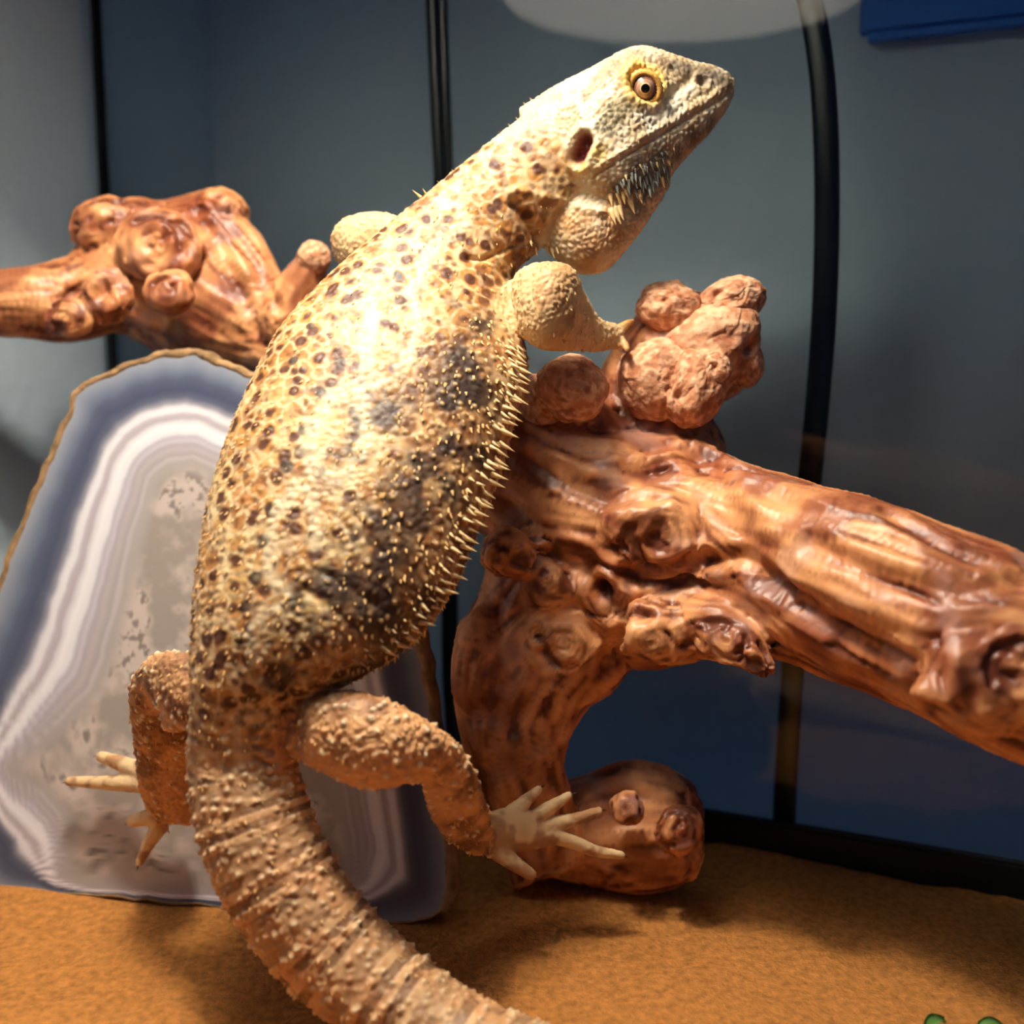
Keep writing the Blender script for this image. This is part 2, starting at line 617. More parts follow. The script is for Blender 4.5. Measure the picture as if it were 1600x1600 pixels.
W.blob('lump', 265, 458, .378, 40, 34, 30)
W.blob('lump', 105, 497, .376, 42, 34, 30)
W.blob('lump', 165, 462, .378, 40, 44, 30)
W.blob('lump', 345, 330, .405, 45, 34, 50)
W.blob('lump', 1062, 1298, .340, 40, 42, 34)
W.blob('lump', 980, 1262, .340, 28, 28, 24)
W.blob('lump', 760, 1040, .335, 55, 90, 40)
W.blob('lump', 1545, 1055, .262, 120, 95, 60, -.3)
me, E, deg = W.fuse(0.0007, 5)
V = verts(me); NR = normals(me)
# grain flow: tangents of the branches, whirling round the knots
flow = np.zeros_like(V)
for nm, cs, rs, _ in W.axes:
    if len(cs) < 3: continue
    T = np.gradient(cs, axis=0); T /= np.linalg.norm(T, axis=1)[:, None]
    if nm == 'left': T = -T
    if nm in ('leg',): T = -T
    bd, bi = nearest(V, cs)
    w = np.exp(-(bd / (rs[bi] * 1.0)) ** 2) + 1e-6
    flow += w[:, None] * T[bi]
px, py, dd = proj(V)


def surf(V, x, y, tol=7, px=px, py=py, dd=dd):
    m = np.where((np.abs(px - x) < tol) & (np.abs(py - y) < tol))[0]
    if len(m) == 0: return P(x, y, .33)
    return V[m[dd[m].argmin()]]


knots = [(1030, 832, 34, .0016), (1130, 985, 26, .0006), (1080, 1003, 20, .002), (240, 377, 26, .0020), (265, 455, 22, .0008), (105, 500, 24, .0008),
         (935, 925, 22, .0040), (1100, 868, 18, .0028), (885, 1000, 22, .0008), (815, 860, 20, .0008), (1180, 1030, 16, .0006), (850, 905, 24, .0006),
         (1588, 1040, 40, .0012), (1062, 1290, 20, .0008), (975, 1260, 16, .0006), (1010, 1005, 20, .0008), (835, 985, 16, .0015)]
KN = []
for x, y, r, dep in knots:
    K = surf(V, x, y); R = r * np.linalg.norm(K - CAM) / FPX
    KN.append((K, R, dep))
    q = V - K
    dist = np.linalg.norm(q, axis=1)
    w = np.exp(-(dist / (R * 1.6)) ** 2) * 3
    sw = np.cross(FW, q) / (dist[:, None] + 1e-5)
    flow += w[:, None] * sw
kd = np.full(len(V), 9.0)
for K, R, dep in KN:
    kd = np.minimum(kd, np.linalg.norm(V - K, axis=1) / R)
LS = np.clip((kd - .2) / 3.2, .06, 1)
KA = np.clip((kd - .3) / 2.5, .12, 1)
flow /= np.linalg.norm(flow, axis=1)[:, None] + 1e-9
flow -= NR * (flow * NR).sum(1)[:, None]
flow /= np.linalg.norm(flow, axis=1)[:, None] + 1e-9


def lic(freq, L, seed, k=9):
    a = 0
    for t in np.linspace(-1, 1, k):
        a = a + vnoise((V + flow * (t * L * LS)[:, None]) * freq, seed)
    a = a / k
    return (a - a.mean()) / (a.std() + 1e-6)


gA = lic(130, 0.030, 1, 11)        # broad ridges
gB = lic(420, 0.014, 2, 11)        # grain lines
gC = lic(900, 0.006, 3, 7)
mott = fbm(V * 70, 3, 40)
disp = 0.00042 * gA * KA + 0.00020 * gB * KA + 0.00008 * gC + 0.0026 * (fbm(V * 45, 2, 77) - .5)
crack = sm(1.35, 2.3, -gA * 0.75 - gB * 0.75)
disp -= crack * 0.0011
Cw = mix(lin(168, 94, 54), lin(232, 166, 112), np.clip(.48 + .26 * gA + .24 * gB, 0, 1))
Cw = mix(Cw, lin(132, 62, 38), sm(.46, .66, mott) * .75)
Cw = mix(Cw, lin(92, 44, 28), sm(.3, 1.6, -gB - .4 * gA) * .75)
Cw = mix(Cw, lin(98, 50, 32), sm(.6, 1.6, gC) * .35)
Cw = mix(Cw, lin(186, 150, 140), sm(.62, .75, fbm(V * 110, 2, 91)) * .3)
for K, R, dep in KN:
    q = np.linalg.norm(V - K, axis=1) / R
    q = q + .25 * (fbm(V * 260, 2, 13) - .5)
    disp += dep * .28 * np.exp(-((q - 1.15) / .35) ** 2) - dep * .75 * np.exp(-(q / .6) ** 2)
    ringz = .5 + .5 * np.cos(q * 16)
    Cw = mix(Cw, lin(120, 66, 40), np.exp(-(q / 1.1) ** 2) * ringz * .6)
grooves = [([(1085, 705), (1125, 770), (1160, 850), (1225, 925), (1320, 990), (1440, 1030)], 22, .0035), ([(1380, 795), (1470, 850), (1560, 885), (1640, 905)], 12, .0030),
           ([(1260, 840), (1380, 900), (1480, 915), (1580, 905)], 14, .0024), ([(1170, 760), (1260, 800), (1400, 850), (1500, 880)], 14, .0018),
           ([(790, 800), (850, 850), (905, 895), (945, 945), (965, 985)], 18, .0055), ([(990, 905), (1050, 895), (1100, 872), (1150, 878), (1210, 910)], 14, .0040),
           ([(830, 715), (890, 755), (960, 778), (1020, 775)], 14, .0022), ([(845, 690), (930, 700), (1040, 690), (1110, 700)], 12, .0020),
           ([(1000, 960), (960, 1000), (950, 1050)], 12, .0025), ([(1190, 900), (1280, 985), (1380, 1040), (1460, 1060)], 14, .0026),
           ([(300, 330), (350, 380), (380, 450), (395, 520)], 12, .0022), ([(340, 330), (400, 400), (430, 480)], 9, .0016), ([(180, 440), (230, 420), (290, 395), (330, 350)], 12, .0024),
           ([(170, 455), (215, 470), (235, 500)], 16, .0050), ([(120, 440), (190, 400), (230, 350)], 10, .0012), ([(770, 950), (780, 1040), (800, 1130)], 16, .0025), ([(860, 1030), (830, 1110), (840, 1180)], 14, .0020)]
for pl, wpx, dep in grooves:
    q = polydist(V, np.array([surf(V, x, y) for x, y in pl])) / (wpx * .33 / FPX) + .5 * (fbm(V * 120, 2, 23) - .5)
    e = np.exp(-q ** 2)
    disp -= dep * .6 * e
    disp += dep * .2 * np.exp(-((q - 1.9) / .7) ** 2)
V2 = V + NR * disp[:, None]
setverts(me, V2); smooth_shade(me); setcol(me, Cw)
base = np.array([P(985, 1395, .362)[0], P(985, 1395, .362)[1], 0.0])
wood = empty('driftwood', base)
tag(wood, 'gnarled reddish brown driftwood branch the bearded lizard climbs on', 'driftwood')
mesh_obj('branch', me, M_wood, wood)


def burl(name, x, y, d, rx, ry, rz, rot, seed, holes=(), rough=1.0):
    bm = bmesh.new()
    bmesh.ops.create_icosphere(bm, subdivisions=6, radius=1.0)
    me = bpy.data.meshes.new(name)
    bm.to_mesh(me); bm.free()
    v = verts(me); v /= np.linalg.norm(v, axis=1)[:, None]
    d = d + wood_lean(x, y)
    k = d / FPX
    low = fbm(v * 1.7 + seed, 2, seed)
    f1, f2, _ = worley(v * 1.5 + seed * 3.1 + .5 * (fbm(v * 3, 2, seed)[:, None] - .5), seed)
    cr = sm(.10, .0, f2 - f1)
    g = fbm(v * 5.5, 5, seed + 5)
    h = 1 + .26 * (low - .5) - .04 * cr * rough * sm(.45, .6, fbm(v * 2 + 9, 2, seed + 2)) + .10 * (g - .5) * rough
    ca, sa = math.cos(rot), math.sin(rot)
    ex = ca * RT - sa * UP; ey = sa * RT + ca * UP
    Pn = P(x, y, d) + k * h[:, None] * (v[:, :1] * rx * ex + v[:, 1:2] * rz * FW + v[:, 2:] * ry * ey)
    c = mix(lin(200, 136, 98), lin(234, 184, 146), sm(.35, .62, g))
    c = mix(c, lin(150, 84, 56), sm(.5, .65, fbm(v * 4, 3, seed + 9)) * .6)
    for hx, hy, hr in holes:
        bx, by, bd = proj(Pn)
        m = np.where((abs(bx - hx) < 6) & (abs(by - hy) < 6))[0]
        if len(m) == 0: continue
        K = Pn[m[bd[m].argmin()]]; R = hr * k
        q = np.linalg.norm(Pn - K, axis=1) / R
        Pn = Pn + (FW * R * 1.6) * np.exp(-q ** 2 * 1.2)[:, None]
    setverts(me, Pn); smooth_shade(me); setcol(me, c)
    return mesh_obj(name, me, M_burl, wood)


burl('burl', 1046, 484, .336, 54, 44, 50, .25, 3, [(1035, 463, 5)])
burl('burl', 1140, 474, .341, 56, 38, 50, -.35, 8, [(1117, 462, 8)])
burl('burl', 1112, 536, .338, 84, 66, 62, -.5, 14, [(1176, 545, 12)])
burl('burl', 1028, 592, .331, 66, 64, 50, .2, 21, [(1055, 612, 7)])
burl('burl', 1084, 606, .330, 50, 64, 50, .3, 27, [(1056, 613, 9)])
burl('burl', 1086, 556, .3445, 90, 84, 56, .2, 63)
burl('burl', 1115, 578, .328, 28, 30, 30, .2, 33, [(1111, 578, 7)])
burl('burl', 1160, 566, .344, 32, 40, 44, -.3, 38)
burl('burl', 895, 606, .320, 56, 52, 40, .4, 44, (), .7)
burl('burl', 850, 628, .330, 40, 46, 40, .1, 51)
burl('burl', 490, 402, .384, 27, 27, 25, 0, 58, (), .7)

# ------------------------------------------------------------------ agate slice leaning on the driftwood
S0, S1, S2 = sand_pt(0, 1388), sand_pt(600, 1446), P(300, 556, .372)
an = np.cross(S1 - S0, S2 - S0); an /= np.linalg.norm(an)
if an @ FW > 0: an = -an                     # towards the camera
ax1 = (S1 - S0) / np.linalg.norm(S1 - S0); ax2 = np.cross(an, ax1)
if ax2[2] < 0: ax2 = -ax2


def on_agate(x, y):
    r = FW + (x - 800) / FPX * RT - (y - 800) / FPX * UP
    return CAM + r * (((S0 - CAM) @ an) / (r @ an))


def ag2(lst):
    w = np.array([on_agate(x, y) - S0 for x, y in lst])
    return np.stack([w @ ax1, w @ ax2], 1)


outl = ag2([(400, 592), (372, 582), (340, 570), (318, 560), (290, 556), (262, 560), (236, 564), (205, 572), (186, 582), (160, 592), (132, 604), (116, 628),
            (108, 655), (92, 690), (76, 725), (60, 765), (44, 800), (28, 845), (12, 885), (-4, 930), (-22, 985), (-40, 1050), (-52, 1120), (-56, 1200),
            (-50, 1280), (-30, 1350), (0, 1388), (60, 1394), (150, 1402), (250, 1411), (350, 1421), (450, 1431), (550, 1441), (620, 1446), (672, 1438), (696, 1412),
            (700, 1370), (694, 1310), (688, 1240), (680, 1150), (660, 1040), (632, 930), (590, 810), (530, 710), (460, 635)])
core = ag2([(345, 742), (300, 722), (262, 728), (236, 752), (222, 800), (210, 850), (198, 905), (184, 960), (168, 1020), (146, 1078), (100, 1130), (40, 1180),
            (10, 1205), (30, 1226), (70, 1238), (96, 1270), (104, 1320), (92, 1370), (130, 1388), (300, 1396), (430, 1398), (520, 1392), (556, 1370), (548, 1310),
            (528, 1220), (520, 1100), (500, 960), (460, 840), (400, 770)])


def pdist2(Q, poly):
    Q3 = np.c_[Q, np.zeros(len(Q))]
    pl = np.c_[np.vstack([poly, poly[:1]]), np.zeros(len(poly) + 1)]
    return polydist(Q3, pl)


def inside(Q, poly):
    r = np.zeros(len(Q), bool)
    x, y = Q[:, 0], Q[:, 1]
    for a, b in zip(poly, np.roll(poly, -1, 0)):
        c = ((a[1] > y) != (b[1] > y)) & (x < (b[0] - a[0]) * (y - a[1]) / (b[1] - a[1] + 1e-12) + a[0])
        r ^= c
    return r


# jagged finer outline
def densify(poly, n, amp):
    S = catmull(np.vstack([poly, poly[:1]]), n)[:-1]
    T = np.roll(S, -1, 0) - np.roll(S, 1, 0); T /= np.linalg.norm(T, axis=1)[:, None]
    nn = np.stack([T[:, 1], -T[:, 0]], 1)
    j = fbm(np.c_[S * 260, np.zeros(len(S))], 3, 6) - .5
    return S + nn * (j * amp)[:, None], nn


OL, ON = densify(outl, 5, 0.0022)
AT = 0.008
# face: concentric rings from the outline to the centre so the edge stays crisp
cen = core.mean(0)
K = 260
ts = np.linspace(0, 1, K + 1)[:-1] ** 0.9
F2 = np.concatenate([OL * (1 - t) + cen * t for t in ts] + [cen[None]])
m = len(OL)
f2 = pdist2(F2, core); f1 = pdist2(F2, OL); ins = inside(F2, core)
fr_ = np.where(ins, 1.0, f1 / (f1 + f2 + 1e-6))
fr_ = fr_ + .045 * (fbm(np.c_[F2 * 140, np.zeros(len(F2))], 3, 31) - .5) * sm(0, .1, fr_) * (~ins)
ramp = [(0, (128, 116, 104)), (.02, (150, 152, 160)), (.05, (138, 144, 158)), (.14, (112, 120, 138)), (.22, (84, 92, 114)), (.32, (74, 80, 104)), (.39, (92, 96, 116)),
        (.44, (150, 148, 160)), (.48, (236, 232, 238)), (.52, (240, 238, 242)), (.55, (196, 188, 196)), (.59, (186, 176, 184)), (.62, (228, 224, 230)), (.66, (250, 248, 252)),
        (.73, (240, 238, 244)), (.76, (190, 184, 194)), (.80, (206, 200, 208)), (.83, (178, 170, 178)), (.88, (190, 180, 184)), (.93, (172, 164, 168)), (.96, (196, 188, 190)), (1.0, (176, 168, 166))]
xs = np.array([r[0] for r in ramp]); ys = np.array([lin(*r[1]) for r in ramp])
Ca = np.stack([np.interp(fr_, xs, ys[:, k]) for k in range(3)], 1)
Q3 = np.c_[F2, np.zeros(len(F2))]
g = fbm(Q3 * 120, 4, 61); g2 = fbm(Q3 * 420, 3, 71)
inn_ = sm(0, .006, f2) * ins
Ca = mix(Ca, mix(lin(160, 150, 142), lin(206, 192, 184), sm(.35, .65, g)), inn_)
Ca = mix(Ca, lin(112, 100, 92), inn_ * sm(.56, .68, g2) * sm(.5, .62, g) * .8)
F3 = S0 + F2[:, :1] * ax1 + F2[:, 1:] * ax2
faces = []
for k in range(K - 1):
    for b in range(m):
        c = (b + 1) % m
        faces.append((k * m + b, k * m + c, (k + 1) * m + c, (k + 1) * m + b))
for b in range(m):
    faces.append(((K - 1) * m + b, (K - 1) * m + (b + 1) % m, K * m))
nF = len(F3)
back = S0 + OL[:, :1] * ax1 + OL[:, 1:] * ax2 - an * AT
allv = np.vstack([F3, back, (S0 + cen[0] * ax1 + cen[1] * ax2 - an * AT)[None]])
for b in range(m):
    c = (b + 1) % m
    faces.append((b, nF + b, nF + c, c)); faces.append((nF + b, nF + m, nF + c))
lift = np.array([0, 0, 0.0005])
me = bpy.data.meshes.new('face_slab'); me.from_pydata((allv + lift).tolist(), [], faces)
bm = bmesh.new(); bm.from_mesh(me); bmesh.ops.recalc_face_normals(bm, faces=bm.faces); bm.to_mesh(me); bm.free()
setcol(me, np.vstack([Ca, np.tile(lin(120, 96, 74), (m + 1, 1))]))
agate = empty('agate_slice', (S0 + S1) / 2)
tag(agate, 'large polished agate slice with white and blue grey bands', 'agate')
mesh_obj('polished_slab', me, M_agate, agate)
# rough rind round its edge
bm = bmesh.new(); rings = []
for b in range(m):
    nv = ON[b]
    q = F3[b]
    if (OL[b] - cen) @ nv < 0: nv = -nv
    o3 = nv[0] * ax1 + nv[1] * ax2
    j = 0.0008 + 0.0042 * float(fbm(np.array([[b * .22, 3.3, 1.1]]), 3, 4)[0]) ** 1.5
    if abs(q[2]) < 0.006: j = 0.0002
    sec = [q + lift - o3 * .0006 + an * .0001, q + lift + o3 * j * .6 + an * .0003, q + lift + o3 * j - an * .002, q + lift + o3 * j * .9 - an * AT * .7, q + lift - an * AT * 1.0, q + lift - o3 * .002 - an * AT * .5]
    rings.append([bm.verts.new(s) for s in sec])
for b in range(m):
    a, c = rings[b], rings[(b + 1) % m]
    for k in range(6):
        bm.faces.new((a[k], a[(k + 1) % 6], c[(k + 1) % 6], c[k]))
from_bm('rind', bm, M_rind, agate, True)

# ------------------------------------------------------------------ the bearded dragon
L = Soup()
L.dz = lambda x, y: float(np.interp(y, [80, 400, 700, 1080, 1200], [.018, .016, .004, -.008, 0]))
TR = [(868, 150, 940, 300, .322, .8), (800, 197, 893, 345, .323, .8), (738, 246, 840, 392, .322, .75), (684, 290, 806, 425, .320, .7), (606, 352, 806, 470, .317, .62),
      (520, 425, 818, 525, .314, .58), (444, 505, 824, 585, .311, .58), (392, 600, 806, 652, .308, .6), (352, 700, 780, 742, .305, .62), (325, 800, 748, 825, .302, .64),
      (309, 900, 708, 918, .300, .66), (302, 980, 648, 1000, .298, .68), (300, 1040, 545, 1068, .297, .72), (299, 1085, 466, 1098, .296, .8), (297, 1140, 456, 1140, .295, .85),
      (297, 1200, 464, 1198, .294, .9), (304, 1270, 482, 1260, .292, .92), (327, 1350, 510, 1324, .290, .95), (372, 1440, 556, 1394, .288, .95), (442, 1528, 622, 1464, .286, .95),
      (540, 1606, 708, 1532, .281, .95), (660, 1662, 802, 1584, .274, .95), (790, 1700, 910, 1620, .267, .95), (920, 1722, 1015, 1650, .262, .95), (1080, 1735, 1140, 1680, .259, .95),
      (1250, 1735, 1280, 1700, .258, .95), (1420, 1728, 1430, 1712, .258, .95)]
L.loft('trunk', TR, 48, 6, .95)
L.loft('head', [(812, 172, 830, 300, .323, .72), (870, 138, 890, 320, .323, .80), (925, 112, 950, 336, .322, .80), (975, 84, 998, 322, .321, .72), (1010, 76, 1034, 292, .320, .62),
                (1050, 86, 1060, 258, .319, .56), (1085, 97, 1084, 232, .319, .54), (1112, 103, 1109, 206, .319, .56), (1136, 113, 1132, 176, .319, .62), (1148, 125, 1146, 152, .319, .6)], 40, 6, .88)
L.loft('throat', [(812, 296, 806, 335, .326, .7), (852, 290, 848, 385, .325, .72), (890, 280, 896, 424, .324, .68), (930, 270, 944, 424, .323, .66), (970, 260, 990, 376, .322, .72),
                  (1010, 250, 1024, 326, .319, .85), (1040, 240, 1048, 288, .319, .9)], 28)
L.loft('arm', [(782, 450, 790, 505, .316, .8), (820, 418, 815, 525, .306, .8), (858, 410, 848, 546, .302, .8), (895, 420, 888, 548, .305, .75), (914, 458, 908, 548, .313, .75),
               (934, 494, 928, 550, .321, .8), (955, 504, 955, 546, .326, .75), (974, 508, 974, 544, .329, .6)], 28)
L.tube('finger', [(966, 516, .328, 9), (980, 506, .330, 7), (988, 502, .331, 5)])
L.tube('finger', [(966, 530, .328, 9), (976, 538, .327, 7), (980, 546, .325, 5)])
L.loft('arm', [(516, 372, 524, 404, .338, .8), (532, 346, 545, 425, .336, .8), (568, 333, 575, 430, .334, .8), (606, 334, 605, 430, .330, .8), (640, 350, 640, 420, .324, .8)], 24)
L.loft('leg', [(420, 1095, 420, 1160, .300, .8), (476, 1086, 476, 1192, .290, .8), (540, 1079, 540, 1222, .285, .8), (600, 1093, 593, 1231, .283, .8), (660, 1122, 640, 1222, .284, .8),
               (712, 1160, 660, 1222, .287, .85), (741, 1205, 664, 1242, .293, .85), (757, 1248, 676, 1280, .301, .85), (768, 1290, 706, 1318, .311, .8), (784, 1318, 748, 1338, .319, .8)], 28)
L.loft('foot', [(758, 1270, 762, 1340, .317, .6), (798, 1260, 806, 1332, .321, .5), (835, 1266, 848, 1326, .325, .45), (866, 1284, 876, 1312, .328, .36)], 20)
toesR = [[(798, 1272, .322, 12), (822, 1251, .324, 9), (842, 1233, .326, 6)], [(830, 1278, .325, 12), (862, 1260, .327, 9), (889, 1243, .329, 6)],
         [(852, 1288, .327, 12), (895, 1281, .329, 9), (936, 1267, .332, 6)], [(856, 1302, .327, 13), (895, 1315, .329, 10), (932, 1330, .331, 8), (971, 1336, .333, 6)],
         [(772, 1326, .318, 13), (802, 1348, .318, 11), (830, 1367, .318, 8)]]
toesR = [[(a, b, c, r * 1.2) for a, b, c, r in t] for t in toesR]
for t in toesR: L.tube('toe', t)
L.loft('leg', [(345, 1030, 345, 1130, .304, .8), (285, 1020, 290, 1142, .307, .8), (236, 1026, 258, 1142, .313, .8), (204, 1068, 272, 1125, .320, .8), (204, 1112, 294, 1132, .326, .75),
               (212, 1170, 302, 1180, .333, .7), (218, 1230, 304, 1232, .340, .7), (236, 1280, 300, 1290, .348, .6)], 28)
toesL = [[(228, 1208, .346, 14), (192, 1194, .352, 11), (158, 1182, .355, 8)], [(225, 1224, .346, 14), (165, 1223, .353, 10), (108, 1221, .357, 7)],
         [(268, 1268, .346, 15), (235, 1276, .350, 12), (206, 1283, .352, 9)], [(250, 1290, .350, 13), (230, 1322, .3505, 9), (218, 1348, .351, 6)]]
toesL = [[(a, b, c, r * 1.15) for a, b, c, r in t] for t in toesL]
for t in toesL: L.tube('toe', t)
me, E, deg = L.fuse(0.00045, 6)
V = verts(me); NR = normals(me)
px, py, dd = proj(V)
# which part, how far along it
allc = np.vstack([a[1] for a in L.axes]); allr = np.concatenate([a[2] for a in L.axes])
pid = np.concatenate([[k] * len(a[1]) for k, a in enumerate(L.axes)])
uu = np.concatenate([np.linspace(0, 1, len(a[1])) for a in L.axes])
names = [a[0] for a in L.axes]
best = np.full(len(V), 1e9); part = np.zeros(len(V), int); ucoord = np.zeros(len(V))
for k, a in enumerate(L.axes):
    bd, bi = nearest(V, a[1])
    sc = bd / a[2][bi]
    b = sc < best
    best[b] = sc[b]; part[b] = k; ucoord[b] = np.linspace(0, 1, len(a[1]))[bi[b]]
pname = np.array(names)[part]
isT = pname == 'trunk'; isH = (pname == 'head'); isTh = pname == 'throat'
isLeg = np.isin(pname, ['leg', 'arm']); isToe = np.isin(pname, ['toe', 'foot', 'finger'])
ut = np.where(isT, ucoord * (len(TR) - 1), -1)          # station number along the trunk
tailw = sm(13.0, 15.0, ut)
# soften part weights
def soft(x, k=12):
    x = x.astype(float)[:, None]
    for _ in range(k): x = x + .5 * lap(np.repeat(x, 3, 1), E, deg)[:, :1]
    return x[:, 0]
wH = soft(isH | isTh, 25); wTh = soft(isTh, 20); wLeg = soft(isLeg, 15); wToe = soft(isToe, 15)
order_d = dd


def S(x, y, tol=5):
    return surf(V, x, y, tol, px, py, dd)


def near(x, y, rpx):
    K = S(x, y); R = rpx * .31 / FPX
    return np.linalg.norm(V - K, axis=1) / R


def blobw(lst):
    w = np.zeros(len(V))
    for x, y, r in lst:
        w = np.maximum(w, np.exp(-near(x, y, r) ** 2))
    return w


def line(pts, wpx):
    return polydist(V, np.array([S(*p) for p in pts])) / (wpx * .31 / FPX)


# ---- relief
w1a, w1b, wid = worley(V / .0024, 100)                       # body tubercles
w2a, w2b, wid2 = worley(V / .00165, 200)                     # head scales
wb1, wb2, wbid = worley(V / .0049 + .35 * (fbm(V * 150, 2, 3)[:, None] - .5), 300)   # spots
n1 = fbm(V * 75, 3, 50); n2 = fbm(V * 190, 3, 60); n3 = fbm(V * 38, 2, 70)
tub = np.clip(1 - w1a / .55, 0, 1) ** 1.3
sc2 = sm(0, .35, w2b - w2a)
bodyw = (1 - wH) * (1 - wToe)
flank = sm(.30, .75, (px - np.interp(py, [300, 430, 600, 800, 1000, 1080], [760, 640, 470, 400, 380, 380])) / 330.0) * isT * (1 - tailw)
flank = soft(flank, 8)
lower = sm(520, 1000, py) * bodyw
hgt = bodyw * (.00030 + .00028 * np.maximum(flank, lower)) * tub * (.5 + .9 * wid) + bodyw * .00012 * sm(0, .3, w1b - w1a)
hgt += (wH * .00042 + wLeg * .00032 + wToe * .00012) * (sc2 - .6)
# tail: keeled whorls
whorl = .5 + .5 * np.cos(ut * 2 * math.pi * 2.6)
hgt += tailw * isT * (.0007 * whorl * (tub * 1.2 + .25) + .0001 * tub)
hgt += wLeg * (py > 900) * .0004 * tub * (wid > .4)
# folds at neck and shoulder, hip
hgt -= .0030 * np.exp(-line([(808, 322), (822, 338), (836, 362), (850, 385)], 9) ** 2)
hgt -= .0012 * np.exp(-line([(735, 398), (760, 402), (790, 396), (815, 385)], 5) ** 2)
hgt -= .0016 * np.exp(-line([(812, 405), (795, 430), (790, 465), (800, 505)], 6) ** 2)
hgt -= .0018 * np.exp(-line([(425, 1060), (455, 1085), (450, 1130), (458, 1170)], 11) ** 2)
for k in range(4):
    hgt -= .0009 * np.exp(-line([(400 + k * 3, 1168 + k * 16), (430, 1178 + k * 16), (455, 1172 + k * 16)], 4) ** 2)
for a, b in (((560, 800), (600, 860)), ((510, 890), (590, 950)), ((600, 770), (640, 830)), ((480, 920), (560, 985))):
    hgt -= .0007 * np.exp(-line([a, b], 6) ** 2)
# face: mouth, ear, nostril, eye socket, brow
mouth = [(1146, 146), (1120, 166), (1085, 186), (1050, 207), (1015, 228), (985, 247), (955, 264), (925, 280)]
mline = line(mouth, 3)
hgt -= .0006 * np.exp(-mline ** 2) * wH
hgt += .0005 * np.exp(-(line([(x - 4, y - 11) for x, y in mouth], 6)) ** 2)
e1 = S(898, 248); e2 = S(910, 224)
dear = polydist(V, np.array([e1, e2])) / .0020
earw = np.exp(-(dear / 1.0) ** 4)
hgt -= .0032 * earw
hgt += .0009 * np.exp(-((dear - 1.9) / .55) ** 2)
dn = near(1102, 123, 7.5)
hgt -= .0018 * np.exp(-dn ** 2)
hgt += .0005 * np.exp(-((dn - 1.8) / .6) ** 2)
EYE = S(1013, 128)
de = np.linalg.norm(V - EYE, axis=1)
hgt -= .0022 * np.exp(-(de / .0040) ** 4)
hgt += .0010 * np.exp(-((de - .0060) / .0014) ** 2)
hgt += .0012 * np.exp(-line([(975, 118), (992, 92), (1020, 86), (1045, 98)], 9) ** 2)
hgt -= .0012 * np.exp(-line([(1050, 150), (1072, 135), (1085, 118)], 10) ** 2)
# row of swollen scales along the rear jaw
jaw = [(800, 296), (830, 304), (860, 312), (890, 318), (920, 326), (945, 328)]
for k in np.linspace(0, 1, 15):
    a = k * (len(jaw) - 1); i = min(int(a), len(jaw) - 2); t = a - i
    q = near(jaw[i][0] * (1 - t) + jaw[i + 1][0] * t, jaw[i][1] * (1 - t) + jaw[i + 1][1] * t, 6.5)
    hgt += .0006 * np.exp(-q ** 2)

# ---- colour
cream = lin(212, 176, 118); gold = lin(186, 132, 68); tan = lin(156, 96, 48); brown = lin(86, 47, 28); dark = lin(44, 28, 22); pale = lin(240, 222, 184)
C = mix(np.tile(cream, (len(V), 1)), gold, sm(.36, .62, n1))
C = mix(C, tan, sm(.50, .68, n2) * .55)
halo = sm(.55, .30, wb1) * sm(.02, .16, wb2 - wb1)
C = mix(C, mix(gold, tan, .75), halo * bodyw * isT * .75)
C = mix(C, pale, sm(.20, .06, wb2 - wb1) * bodyw * isT * .4)
C = mix(C, brown * 1.5, sm(.56, .66, fbm(V * 420, 2, 88)) * bodyw * isT * (1 - tailw) * .55)
spot = sm(.42, .30, wb1 + .10 * (n2 - .5)) * (wbid > .12)
C = mix(C, brown, spot * (1 - flank * .5) * bodyw * isT * (1 - tailw))
w5a, _, w5i = worley(V / .0034, 400)
C = mix(C, brown, sm(.34, .2, w5a) * (w5i > .3) * bodyw * .7 * (1 - tailw))
# flank: dark blotches between bright tubercles
bl_ = sm(.47, .60, n1 * .55 + n2 * .25 + n3 * .25)
C = mix(C, tan, flank * .45)
C = mix(C, dark, flank * bl_ * .82)
blot = blobw([(600, 640, 34), (575, 650, 24), (735, 560, 34), (745, 610, 40), (700, 640, 30), (722, 690, 36), (690, 760, 40), (650, 720, 22), (600, 800, 24), (560, 850, 28),
              (620, 880, 34), (530, 915, 40), (480, 935, 26), (470, 1010, 34), (600, 950, 40), (760, 500, 22), (705, 480, 24), (440, 1060, 26), (560, 700, 16), (545, 780, 16)])
C = mix(C, dark * 1.1, np.clip(blot * (.3 + 1.4 * sm(.38, .6, n2)), 0, 1) * .85 * isT)
big = blobw([(560, 515, 11), (528, 562, 11), (498, 612, 11), (472, 667, 11), (445, 725, 12), (420, 790, 11), (406, 842, 12), (395, 900, 12), (380, 945, 11), (372, 1000, 10),
             (662, 390, 8), (625, 425, 9), (700, 355, 8), (455, 560, 9), (480, 505, 8)])
C = mix(C, dark * 1.25, sm(.3, .6, big) * .9)
